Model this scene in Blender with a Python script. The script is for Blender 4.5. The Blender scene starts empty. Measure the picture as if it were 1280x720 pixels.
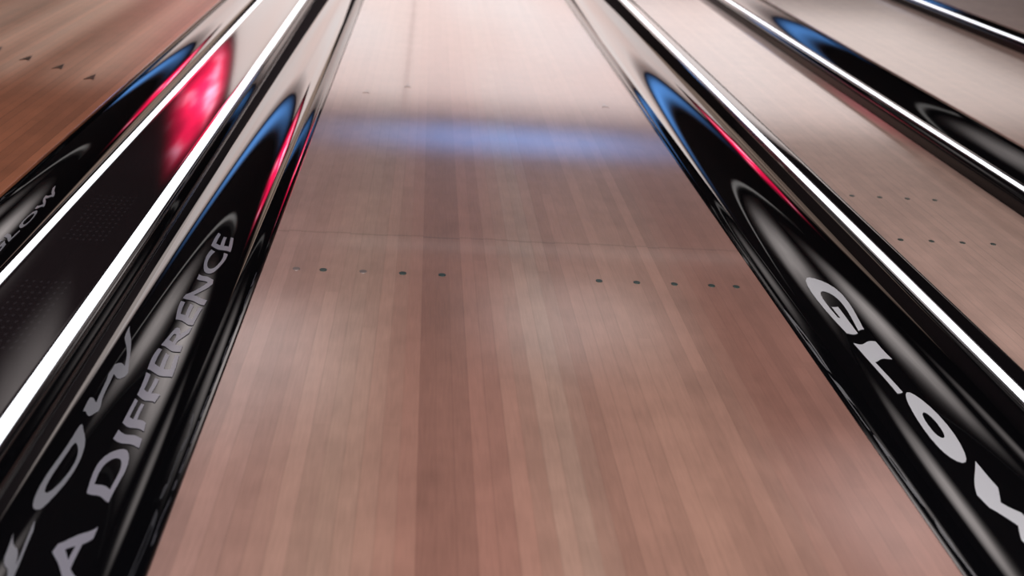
import bpy, bmesh, math
from mathutils import Matrix, Vector
scene=bpy.context.scene
scene.view_settings.view_transform='Standard'
H=0.86
# ---------------------------------------------------------------- helpers
def link(o): scene.collection.objects.link(o); return o
def mat(name): 
    m=bpy.data.materials.new(name); m.use_nodes=True
    return m, m.node_tree.nodes, m.node_tree.links, m.node_tree.nodes['Principled BSDF']
def mathf(n,l):
    def M(op,a,bb=None,c=None):
        k=n.new('ShaderNodeMath'); k.operation=op
        for i,v in enumerate((a,bb,c)):
            if v is None: continue
            if isinstance(v,(int,float)): k.inputs[i].default_value=v
            else: l.new(v,k.inputs[i])
        return k.outputs[0]
    return M
def simple(name,col,rough=.4,metal=0,emit=None,es=0,ior=1.5,coat=0,coatr=.03):
    m,n,l,b=mat(name)
    b.inputs['Base Color'].default_value=(*col,1); b.inputs['Roughness'].default_value=rough
    b.inputs['Metallic'].default_value=metal; b.inputs['IOR'].default_value=ior
    b.inputs['Coat Weight'].default_value=coat; b.inputs['Coat Roughness'].default_value=coatr
    if emit: b.inputs['Emission Color'].default_value=(*emit,1); b.inputs['Emission Strength'].default_value=es
    t=n.new('ShaderNodeTexNoise'); t.inputs['Scale'].default_value=9
    r=n.new('ShaderNodeMapRange'); r.inputs['To Min'].default_value=rough*.85; r.inputs['To Max'].default_value=rough*1.15
    l.new(t.outputs['Fac'],r.inputs['Value']); l.new(r.outputs['Result'],b.inputs['Roughness'])
    return m
def softpanel(name,col,es,px=.35,py=.35,mott=0,base=(.3,.3,.3),nscale=(1.5,1.5),hot=None,det=3):
    """diffuser panel: emission fades towards its borders, optional mottling"""
    m,n,l,b=mat(name); M=mathf(n,l)
    b.inputs['Base Color'].default_value=(*base,1)
    tc=n.new('ShaderNodeTexCoord'); sp=n.new('ShaderNodeSeparateXYZ'); l.new(tc.outputs['Generated'],sp.inputs[0])
    def edge(s,w):
        d=M('MINIMUM',s,M('SUBTRACT',1,s)); k=n.new('ShaderNodeMapRange'); k.interpolation_type='SMOOTHSTEP'
        k.inputs['From Max'].default_value=max(w,.001); l.new(d,k.inputs['Value']); return k.outputs[0]
    f=edge(sp.outputs['Y'],py)
    if px>0: f=M('MULTIPLY',f,edge(sp.outputs['X'],px))
    b.inputs['Emission Color'].default_value=(*col,1)
    if mott:
        mp=n.new('ShaderNodeMapping'); mp.inputs['Scale'].default_value=(nscale[0],nscale[1],1); l.new(tc.outputs['Object'],mp.inputs[0])
        t=n.new('ShaderNodeTexNoise'); t.inputs['Scale'].default_value=1; t.inputs['Detail'].default_value=det; l.new(mp.outputs[0],t.inputs['Vector'])
        k=n.new('ShaderNodeMapRange'); k.inputs['From Min'].default_value=.36; k.inputs['From Max'].default_value=.64
        k.inputs['To Min'].default_value=1-mott; k.inputs['To Max'].default_value=1; l.new(t.outputs['Fac'],k.inputs['Value'])
        f=M('MULTIPLY',f,k.outputs[0])
        if hot:
            mx=n.new('ShaderNodeMix'); mx.data_type='RGBA'; mx.inputs['A'].default_value=(*col,1); mx.inputs['B'].default_value=(*hot,1)
            k2=n.new('ShaderNodeMapRange'); k2.inputs['From Min'].default_value=.52; k2.inputs['From Max'].default_value=.66; l.new(t.outputs['Fac'],k2.inputs['Value'])
            l.new(k2.outputs[0],mx.inputs['Factor']); l.new(mx.outputs['Result'],b.inputs['Emission Color'])
    l.new(M('MULTIPLY',f,es),b.inputs['Emission Strength'])
    return m
def prism(name,prof,y0,y1,m,ox=0,parent=None,angle=35):
    me=bpy.data.meshes.new(name); bm=bmesh.new()
    L=y1-y0
    a=[bm.verts.new((x-ox,0,z)) for x,z in prof]; b=[bm.verts.new((x-ox,L,z)) for x,z in prof]
    n=len(prof)
    for i in range(n):
        j=(i+1)%n; bm.faces.new((a[i],a[j],b[j],b[i]))
    bm.faces.new(a[::-1]); bm.faces.new(b)
    bmesh.ops.recalc_face_normals(bm,faces=bm.faces)
    for f in bm.faces: f.smooth=True
    bm.to_mesh(me); bm.free()
    me.set_sharp_from_angle(angle=math.radians(angle))
    me.materials.append(m); o=link(bpy.data.objects.new(name,me)); o.location=(ox,y0,0)
    if parent: o.parent=parent; o.location=(ox-parent.location.x,y0-parent.location.y,0)
    return o
def box(name,x0,x1,y0,y1,z0,z1,m,kind=None):
    o=prism(name,[(x0,z0),(x1,z0),(x1,z1),(x0,z1)],y0,y1,m,ox=x0)
    if kind: o['kind']=kind
    return o
def tag(o,label,cat,group=None):
    o['label']=label; o['category']=cat
    if group: o['group']=group
# ---------------------------------------------------------------- wood
BW=1.05/39
def wood(name,stops,seed,contrast=.13,rough=.33,coat=.9,coatr=.09,seam=None,gapd=.12):
    m,n,l,b=mat(name); M=mathf(n,l)
    tc=n.new('ShaderNodeTexCoord'); sp=n.new('ShaderNodeSeparateXYZ'); l.new(tc.outputs['Object'],sp.inputs[0])
    bx=M('DIVIDE',sp.outputs['X'],BW); idx=M('FLOOR',bx)
    w1=n.new('ShaderNodeTexWhiteNoise'); w1.noise_dimensions='1D'; l.new(M('ADD',idx,seed+.37),w1.inputs['W'])
    seg=M('FLOOR',M('ADD',M('DIVIDE',sp.outputs['Y'],1.1),M('MULTIPLY',w1.outputs['Value'],7)))
    w2=n.new('ShaderNodeTexWhiteNoise'); w2.noise_dimensions='2D'
    cb=n.new('ShaderNodeCombineXYZ'); l.new(idx,cb.inputs[0]); l.new(seg,cb.inputs[1]); l.new(cb.outputs[0],w2.inputs['Vector'])
    mp=n.new('ShaderNodeMapping'); mp.inputs['Scale'].default_value=(260,16,1); l.new(tc.outputs['Object'],mp.inputs[0])
    off=n.new('ShaderNodeCombineXYZ'); l.new(M('MULTIPLY',w1.outputs['Value'],40),off.inputs[1]); l.new(off.outputs[0],mp.inputs['Location'])
    gn=n.new('ShaderNodeTexNoise'); gn.inputs['Scale'].default_value=1; gn.inputs['Detail'].default_value=6; l.new(mp.outputs[0],gn.inputs['Vector'])
    mp2=n.new('ShaderNodeMapping'); mp2.inputs['Scale'].default_value=(20,14,1); l.new(tc.outputs['Object'],mp2.inputs[0])
    g2=n.new('ShaderNodeTexNoise'); g2.inputs['Scale'].default_value=1; g2.inputs['Detail'].default_value=4; l.new(mp2.outputs[0],g2.inputs['Vector'])
    g3=n.new('ShaderNodeTexNoise'); g3.inputs['Scale'].default_value=3.2; g3.inputs['Detail'].default_value=2; l.new(tc.outputs['Object'],g3.inputs['Vector'])
    fr=M('FRACT',bx); d=M('MINIMUM',fr,M('SUBTRACT',1,fr)); gap=M('LESS_THAN',d,.045)
    v=M('ADD',M('MULTIPLY',M('SUBTRACT',w1.outputs['Value'],.5),contrast),M('MULTIPLY',M('SUBTRACT',w2.outputs['Value'],.5),contrast*.5))
    v=M('ADD',v,M('MULTIPLY',M('SUBTRACT',gn.outputs['Fac'],.5),.34)); v=M('ADD',v,M('MULTIPLY',M('SUBTRACT',g2.outputs['Fac'],.5),.35))
    v=M('ADD',v,M('MULTIPLY',M('SUBTRACT',g3.outputs['Fac'],.5),.45))
    v=M('SUBTRACT',v,M('MULTIPLY',gap,M('MULTIPLY',w2.outputs['Value'],gapd)))
    if seam is not None:
        s=M('LESS_THAN',M('ABSOLUTE',M('SUBTRACT',sp.outputs['Y'],M('ADD',seam,M('MULTIPLY',w1.outputs['Value'],.008)))),.004)
        v=M('SUBTRACT',v,M('MULTIPLY',s,.2))
    v=M('ADD',v,1)
    ramp=n.new('ShaderNodeValToRGB'); l.new(M('DIVIDE',M('MULTIPLY',M('ADD',idx,.5),BW),1.05),ramp.inputs[0])
    cr=ramp.color_ramp
    while len(cr.elements)>1: cr.elements.remove(cr.elements[-1])
    cr.elements[0].position=stops[0][0]; cr.elements[0].color=(*stops[0][1],1)
    for p,c in stops[1:]:
        e=cr.elements.new(p); e.color=(*c,1)
    mx=n.new('ShaderNodeVectorMath'); mx.operation='SCALE'; l.new(ramp.outputs[0],mx.inputs[0]); l.new(v,mx.inputs['Scale'])
    l.new(mx.outputs[0],b.inputs['Base Color'])
    b.inputs['Roughness'].default_value=rough; b.inputs['Coat Weight'].default_value=coat
    cm=n.new('ShaderNodeMapRange'); cm.inputs['To Min'].default_value=coatr*.7; cm.inputs['To Max'].default_value=coatr*1.4
    l.new(g2.outputs['Fac'],cm.inputs['Value']); l.new(cm.outputs[0],b.inputs['Coat Roughness'])
    return m
def S(r,g,b):
    f=lambda c:((c/255+.055)/1.055)**2.4
    return (f(r),f(g),f(b))
main_stops=[(0,S(180,142,132)),(.1,S(175,135,122)),(.2,S(186,149,132)),(.26,S(178,136,120)),(.31,S(165,119,105)),(.42,S(168,122,108)),(.47,S(178,136,120)),(.52,S(190,155,138)),(.57,S(175,132,116)),(.7,S(180,138,121)),(.8,S(178,135,119)),(.87,S(161,114,100)),(1,S(163,117,104))]
W_main=wood('lane_wood_main',main_stops,3,seam=2.38,coatr=.065,contrast=.24,gapd=.16,coat=1)
W_left=wood('lane_wood_dark',[(0,S(186,112,80)),(1,S(190,118,86))],11,contrast=.42,coatr=.06,gapd=.6)
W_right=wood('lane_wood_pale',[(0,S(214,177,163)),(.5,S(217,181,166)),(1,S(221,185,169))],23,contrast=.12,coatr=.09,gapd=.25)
W_app=wood('approach_wood',[(0,S(180,140,115)),(1,S(180,140,115))],31)
BLK=simple('gloss_black',(.003,.003,.004),rough=.015,ior=2.25)
BLK2=simple('gloss_black_shallow',(.003,.003,.004),rough=.03,ior=1.7)
ALU=simple('brushed_metal',(.5,.5,.53),rough=.2,metal=1)
def capmat():
    m,n,l,b=mat('gloss_black_cap'); M=mathf(n,l)
    tc=n.new('ShaderNodeTexCoord'); sp=n.new('ShaderNodeSeparateXYZ'); l.new(tc.outputs['Object'],sp.inputs[0])
    fx=M('SUBTRACT',M('FRACT',M('MULTIPLY',sp.outputs['X'],80)),.5); fy=M('SUBTRACT',M('FRACT',M('MULTIPLY',sp.outputs['Y'],45)),.5)
    r=M('SQRT',M('ADD',M('MULTIPLY',fx,fx),M('MULTIPLY',fy,fy))); d=M('LESS_THAN',r,.2)
    inx=M('MULTIPLY',M('GREATER_THAN',sp.outputs['X'],.045),M('LESS_THAN',sp.outputs['X'],.14)); d=M('MULTIPLY',d,inx)
    blk=M('LESS_THAN',M('FRACT',M('MULTIPLY',sp.outputs['Y'],2.3)),.6); d=M('MULTIPLY',d,blk)
    mix=n.new('ShaderNodeMix'); mix.data_type='RGBA'; l.new(d,mix.inputs['Factor'])
    mix.inputs['A'].default_value=(.018,.013,.015,1); mix.inputs['B'].default_value=(.032,.026,.030,1)
    l.new(mix.outputs['Result'],b.inputs['Base Color']); b.inputs['Roughness'].default_value=.05; b.inputs['IOR'].default_value=2.0
    return m
CAPP=capmat()
CAP=simple('gloss_black_plain',(.006,.005,.006),rough=.03,ior=1.8)
CAP2=simple('gloss_black_dim',(.006,.005,.006),rough=.05,ior=1.35)
REFLS=simple('white_reflection_strip',(.8,.8,.85),rough=.3,emit=(.93,.95,1),es=1.7)  # emission stands in for ceiling light reflected along the cap edges
REFL=simple('white_reflection',(.72,.72,.76),rough=.25,ior=1.7)  # these four pale colours paint sign text reflected in the glossy gutters
REFLW=simple('dim_small_reflection',(.3,.3,.34),rough=.25,ior=1.7)
REFLM=simple('pale_reflection',(.24,.24,.27),rough=.2,ior=1.7)
REFLG=simple('grey_reflection',(.28,.27,.32),rough=.2,ior=1.7)
DOT=simple('dark_inlay',(.02,.045,.04),rough=.3)
DOTF=simple('faint_inlay',(.18,.14,.13),rough=.3,coat=.9,coatr=.1)
ARWF=simple('faint_arrow',(.30,.20,.17),rough=.33,coat=1,coatr=.07)
ARW=simple('dark_arrow',(.02,.01,.008),rough=.3)
# ---------------------------------------------------------------- lanes
Y0,Y1=-.3,19.0
def lane(x0,x1,m,label):
    o=prism('bowling_lane',[(x0,-.06),(x1,-.06),(x1,-.0015),(x1-.0015,0),(x0+.0015,0),(x0,-.0015)],Y0,Y1,m,ox=x0)
    tag(o,label,'bowling lane','bowling lanes'); return o
XL,XR=-.308,.742
lane_c=lane(XL,XR,W_main,'glossy reddish-brown board bowling lane between two black gutters')
lane_l=lane(-1.996,-.946,W_left,'orange-brown polished bowling lane with dark arrow markers')
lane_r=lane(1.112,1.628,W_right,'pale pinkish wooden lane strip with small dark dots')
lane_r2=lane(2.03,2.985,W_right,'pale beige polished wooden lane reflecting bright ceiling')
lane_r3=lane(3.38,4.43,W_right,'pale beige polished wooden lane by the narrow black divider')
def disc(par,x,y,r,m):
    me=bpy.data.meshes.new('guide_dot'); bm=bmesh.new()
    bmesh.ops.create_cone(bm,cap_ends=True,segments=24,radius1=r,radius2=r,depth=.001)
    bm.to_mesh(me); bm.free(); me.materials.append(m)
    o=link(bpy.data.objects.new('guide_dot',me)); o.parent=par
    o.location=(x-par.location.x,y-par.location.y,.0006); return o
def arrow(par,x,y,m,s=1):
    me=bpy.data.meshes.new('arrow_marker'); bm=bmesh.new()
    w,l=.016*s,.075*s
    pts=[(0,l*.6),(-w,-l*.4),(0,-l*.22),(w,-l*.4)]
    vb=[bm.verts.new((a,b,0)) for a,b in pts]; vt=[bm.verts.new((a,b,.001)) for a,b in pts]
    bm.faces.new(vt[::-1]); bm.faces.new(vb)
    for i in range(4): bm.faces.new((vb[i],vb[(i+1)%4],vt[(i+1)%4],vt[i]))
    bmesh.ops.recalc_face_normals(bm,faces=bm.faces)
    bm.to_mesh(me); bm.free(); me.materials.append(m)
    o=link(bpy.data.objects.new('arrow_marker',me)); o.parent=par; o.location=(x-par.location.x,y-par.location.y,.0002)
yd=2.187*H
for b,mm in [(3,DOTF),(5,DOT),(8,DOTF),(11,DOT),(14,DOT)]:
    disc(lane_c,XL+(b-.5)*BW,yd,.0075,mm)
for b in (3,5,8,11,14): disc(lane_c,XR-(b-.5)*BW+.006,yd+.004,.0072,DOT)
for i in range(4):
    disc(lane_r,(1.378+.0925*i)*H,2.93*H,.007,DOT); disc(lane_r,(1.38+.0935*i)*H,2.565*H,.007,DOT)
ay=[3.30,3.41,3.50,3.60,3.50,3.41,3.30]
for k in range(7):
    arrow(lane_l,-.946-1.05+(5*(k+1)-.5)*BW,ay[k],ARW,1.0)
    if k in (0,1,6): arrow(lane_c,XL+(5*(k+1)-.5)*BW,ay[k]+.03,ARWF,.7)
# ---------------------------------------------------------------- gutters
def gutter(xa,xb,label,m=None,zr=.040):
    """bowl: one wide circular arc from the lane lip up to the divider top"""
    s=1 if xb>xa else -1; w=abs(xb-xa); wl=.007; z0=-.016
    P=[(0,-.010),(.002,-.005),(.006,-.005),(wl,z0)]
    W=w-wl-.004; Hh=zr-z0; R=.60*W
    chord=math.hypot(W,Hh); mhalf=math.asin(min(.999,chord/(2*R))); d=math.atan2(Hh,W)
    A1,A2=mhalf-d,mhalf+d
    c=wl+R*math.sin(A1); zb=z0-R*(1-math.cos(A1))
    arc=[]; N=80
    for i in range(1,N+1):
        t=-A1+(A1+A2)*i/N; arc.append((c+R*math.sin(t),zb+R*(1-math.cos(t))))
    P+=arc; P+=[(w-.002,zr+.0035),(w,zr+.004),(w,-.13),(0,-.13)]
    o=prism('gutter',[(xa+s*x,z) for x,z in P],Y0,Y1,m or BLK,ox=xa,angle=35)
    tag(o,label,'gutter','lane gutters')
    pts=[(wl,z0)]+arc
    def surf(v):
        for (xa_,za_),(xb_,zb_) in zip(pts,pts[1:]):
            if v<=xb_: return za_+(zb_-za_)*max(0,(v-xa_))/(xb_-xa_)
        return pts[-1][1]
    return o,s,surf
g_l,sl,f_l=gutter(-.310,-.540,'glossy black gutter with reflected letters painted grey and white')
g_r,sr,f_r=gutter(.744,1.012,'glossy black gutter with large reflected letters painted white')
g_ll,_,f_ll=gutter(-.944,-.752,'glossy black gutter beside the orange-brown lane')
g_2,_,_=gutter(2.028,1.700,'black glossy gutter beside the pale lane',m=BLK2)
g_3,_,_=gutter(3.378,3.06,'black glossy gutter beside the outermost pale lane',m=BLK)
# ---------------------------------------------------------------- dividers
def rbox(x0,x1,zt,zb=-.13,n=8,dish=None,rr=(.003,.003)):
    rl,rrt=rr
    P=[(x0,zb),(x1,zb)]
    for i in range(n+1):
        t=math.pi/2*i/n; P.append((x1-rrt+rrt*math.cos(t),zt-rrt+rrt*math.sin(t)))
    if dish:
        da,db,sg=dish
        for i in range(41):
            u=i/40; P.append((db+(da-db)*u,zt-sg*4*u*(1-u)))
    for i in range(n+1):
        t=math.pi/2*(1+i/n); P.append((x0+rl+rl*math.cos(t),zt-rl+rl*math.sin(t)))
    return P
def divider(x0,x1,zt,strips,label,m,rr=(.003,.003),dish=None):
    o=prism('lane_divider',rbox(x0,x1,zt,dish=dish,rr=rr),Y0,Y1,m,ox=x0,angle=40)
    tag(o,label,'lane divider','lane dividers')
    for a,b,tw in strips:
        p=prism('reflection_strip',[(a,zt-.004),(b,zt-.004),(b,zt+.002),(b-.002,zt+.004),(a+.002,zt+.004),(a,zt+.002)],Y0,Y1,REFLS,ox=a,parent=o)
        p['label']='white ceiling reflection modelled as a glowing strip'
        if tw:
            for (c,d) in ((a-tw,a),(b,b+tw)):
                q=prism('metal_trim',[(c,zt-.004),(d,zt-.004),(d,zt+.0015),((c+d)/2,zt+.003),(c,zt+.0008)],Y0,Y1,ALU,ox=c,parent=o)
                q['label']='thin metal edging along the reflection strip'
    return o
d_l=divider(-.751,-.541,.045,[(-.568,-.547,0),(-.745,-.731,0)],'wide glossy black divider with two white reflection strips',CAPP,dish=(-.7265,-.5725,.0045))
d_r=divider(1.013,1.108,.045,[(1.024,1.042,.005)],'narrow glossy black divider with one white reflection strip',CAP,rr=(.003,.03))
d_2=divider(1.630,1.699,.045,[(1.660,1.678,.004)],'black divider with thin white reflection strip beside pale lane',CAP2,rr=(.02,.003))
d_3=divider(2.987,3.059,.045,[(3.013,3.045,.003)],'black divider with white reflection strip between pale lanes',CAP2,rr=(.02,.003))
# ---------------------------------------------------------------- lettering: reflected sign text laid into the gutters as pale letters
def reflected_lettering(gut,xa,s,surf,text,ystart,vcen,length,height,dirn,m,shear=0,bold=.012,wave=0,wf=20,drift=0,space=1):
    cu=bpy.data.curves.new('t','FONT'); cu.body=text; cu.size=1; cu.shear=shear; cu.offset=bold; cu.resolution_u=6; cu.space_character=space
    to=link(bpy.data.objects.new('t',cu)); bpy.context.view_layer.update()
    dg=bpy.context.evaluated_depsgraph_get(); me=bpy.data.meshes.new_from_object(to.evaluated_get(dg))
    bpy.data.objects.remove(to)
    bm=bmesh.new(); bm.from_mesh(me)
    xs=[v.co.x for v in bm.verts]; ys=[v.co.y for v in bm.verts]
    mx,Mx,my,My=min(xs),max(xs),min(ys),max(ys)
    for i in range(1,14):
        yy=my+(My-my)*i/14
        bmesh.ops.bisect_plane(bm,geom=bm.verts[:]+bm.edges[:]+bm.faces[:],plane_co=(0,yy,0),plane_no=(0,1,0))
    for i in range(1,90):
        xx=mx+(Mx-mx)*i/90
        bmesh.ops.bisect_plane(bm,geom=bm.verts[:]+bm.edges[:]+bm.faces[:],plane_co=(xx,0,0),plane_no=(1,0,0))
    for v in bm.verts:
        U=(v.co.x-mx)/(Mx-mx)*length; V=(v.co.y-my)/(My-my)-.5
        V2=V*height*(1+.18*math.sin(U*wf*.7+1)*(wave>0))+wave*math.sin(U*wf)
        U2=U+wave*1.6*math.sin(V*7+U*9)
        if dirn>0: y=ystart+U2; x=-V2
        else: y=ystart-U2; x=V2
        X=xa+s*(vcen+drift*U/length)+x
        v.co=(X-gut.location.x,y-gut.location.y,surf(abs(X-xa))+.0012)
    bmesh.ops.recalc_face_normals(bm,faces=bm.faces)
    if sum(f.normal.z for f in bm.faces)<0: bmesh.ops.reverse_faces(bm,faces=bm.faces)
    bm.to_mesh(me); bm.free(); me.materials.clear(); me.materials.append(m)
    o=link(bpy.data.objects.new('reflected_lettering',me)); o.parent=gut; o['label']='sign reflection painted as pale letters'
reflected_lettering(g_l,-.310,-1,f_l,'A DIFFERENCE',1.00,.122,1.16,.038,1,REFLG,shear=.1,bold=.02,wave=.0018,wf=34)
reflected_lettering(g_l,-.310,-1,f_l,'GLOW',.80,.180,.84,.020,1,REFLM,shear=.3,bold=.025,wave=.004,wf=24)
reflected_lettering(g_r,.744,1,f_r,'GLow',2.07,.174,1.08,.044,-1,REFL,shear=.05,bold=.045,wave=.003,wf=14,drift=.020,space=1.12)
reflected_lettering(g_ll,-.944,1,f_ll,'GLOW',1.96,.066,.44,.017,1,REFLW,shear=.2,bold=.02,wave=.002)
# ---------------------------------------------------------------- room
DARK=simple('dark_ceiling_paint',(.012,.011,.013),rough=.8)
WALL=simple('dark_wall',(.05,.04,.045),rough=.8)
WALLF=simple('dark_far_wall',(.03,.025,.03),rough=.8)
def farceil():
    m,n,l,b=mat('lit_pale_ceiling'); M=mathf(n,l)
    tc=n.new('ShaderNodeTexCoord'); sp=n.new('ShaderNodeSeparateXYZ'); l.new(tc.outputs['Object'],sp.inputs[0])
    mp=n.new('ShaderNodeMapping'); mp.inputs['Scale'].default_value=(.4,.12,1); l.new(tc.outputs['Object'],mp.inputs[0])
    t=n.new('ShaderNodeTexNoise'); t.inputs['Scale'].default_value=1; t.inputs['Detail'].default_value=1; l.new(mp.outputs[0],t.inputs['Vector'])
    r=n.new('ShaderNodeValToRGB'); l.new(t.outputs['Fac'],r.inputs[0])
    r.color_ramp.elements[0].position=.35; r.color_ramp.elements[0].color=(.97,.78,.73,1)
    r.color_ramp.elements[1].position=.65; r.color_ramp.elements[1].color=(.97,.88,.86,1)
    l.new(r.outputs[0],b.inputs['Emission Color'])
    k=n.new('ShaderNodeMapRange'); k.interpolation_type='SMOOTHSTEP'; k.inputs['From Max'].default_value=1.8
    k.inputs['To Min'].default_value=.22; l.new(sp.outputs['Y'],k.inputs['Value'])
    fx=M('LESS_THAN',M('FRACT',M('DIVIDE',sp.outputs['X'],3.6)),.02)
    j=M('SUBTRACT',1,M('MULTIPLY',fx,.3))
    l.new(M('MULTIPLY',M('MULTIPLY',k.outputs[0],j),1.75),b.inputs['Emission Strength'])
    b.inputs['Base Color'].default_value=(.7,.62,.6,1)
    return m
box('floor',-9,12,-6,27,-.25,-.14,WALL,'structure')
box('floor.001',-9,12,-6,Y0-.005,-.14,0,W_app,'structure')
box('ceiling',-9,12,-6,13.7,3,3.1,DARK,'structure')
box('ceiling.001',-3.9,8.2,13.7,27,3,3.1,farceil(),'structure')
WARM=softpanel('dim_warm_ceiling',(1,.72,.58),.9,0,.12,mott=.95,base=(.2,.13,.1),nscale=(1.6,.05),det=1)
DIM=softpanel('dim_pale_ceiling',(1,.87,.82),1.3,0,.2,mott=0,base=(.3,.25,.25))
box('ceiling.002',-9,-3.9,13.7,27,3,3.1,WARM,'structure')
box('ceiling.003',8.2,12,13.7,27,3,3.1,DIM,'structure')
box('wall_left',-9.1,-9,-6,27,-.25,3.1,WALL,'structure')
box('wall_right',12,12.1,-6,27,-.25,3.1,WALL,'structure')
box('wall_back',-9,12,26.9,27,-.14,3,WALLF,'structure')
box('wall_front',-9,12,-6.1,-6,-.25,3.1,WALL,'structure')
def clight(x0,x1,y0,y1,m,label):
    o=box('ceiling_light',x0,x1,y0,y1,2.95,2.998,m); tag(o,label,'ceiling light')
clight(-2.3,4.8,11.7,13.69,softpanel('blue_glow',(.13,.40,1),2.5,.5,.5,mott=.12,base=(.01,.01,.03),nscale=(.8,2)),'long blue glowing ceiling light panel')
clight(-3.9,-2.0,11.3,16.0,softpanel('red_glow',(1,.012,.09),8.5,.4,.5,mott=.55,base=(.02,.01,.01),nscale=(1.8,.8),hot=(1,.35,.5),det=4),'red mottled glowing ceiling light panel')
TUBE=softpanel('white_tube',(1,.97,.95),.5,.2,.4,base=(.1,.1,.1))
clight(-1.4,4.0,8.9,9.15,TUBE,'thin white ceiling tube light')
PAN=softpanel('dim_panel',(1,.9,.88),2.0,.5,.5,mott=.3,base=(.02,.02,.02),nscale=(1,1))
PAN2=softpanel('dimmer_panel',(1,.9,.88),1.5,.5,.5,mott=.3,base=(.02,.02,.02),nscale=(1,1))
PAN3=softpanel('faint_panel',(1,.9,.88),.8,.5,.5,mott=.3,base=(.02,.02,.02),nscale=(1,1))
clight(-2.5,.0,5.0,8.2,PAN,'dim soft white ceiling diffuser panel')
clight(.1,2.6,6.2,8.7,PAN2,'dim soft white ceiling diffuser panel')
clight(2.1,4.1,3.6,6.1,PAN,'dim soft white ceiling diffuser panel')
clight(-4.9,-2.9,5.6,8.4,PAN3,'dim soft white ceiling diffuser panel')
# fill light
def area(name,loc,size,sy,e,col,rot):
    ld=bpy.data.lights.new(name,'AREA'); ld.shape='RECTANGLE'; ld.size=size; ld.size_y=sy; ld.energy=e; ld.color=col
    o=link(bpy.data.objects.new(name,ld)); o.location=loc; o.rotation_euler=rot; return o
area('added_fill_light',(.3,-3.2,2.5),9,2,780,(1,.96,.955),(math.radians(62),0,0))  # added fill behind the camera to light the lanes, kept out of reflections
w=bpy.data.worlds.new('w'); scene.world=w; w.use_nodes=True
w.node_tree.nodes['Background'].inputs[0].default_value=(.05,.045,.05,1)
# ---------------------------------------------------------------- camera
F=1250
Yv=Vector((-97,594,-F)).normalized()
Xv=Vector((12840,-538,-F)); Xv=(Xv-Xv.dot(Yv)*Yv).normalized()
Zv=Xv.cross(Yv)
M=Matrix((Xv,Yv,Zv)).to_4x4(); M.translation=(0,0,H)
cd=bpy.data.cameras.new('camera'); cam=link(bpy.data.objects.new('camera',cd)); cam.matrix_world=M
cd.sensor_width=36; cd.lens=F*36/1280
cd.dof.use_dof=True; cd.dof.focus_distance=2.05; cd.dof.aperture_fstop=3.2
cd.clip_start=.02
scene.camera=cam
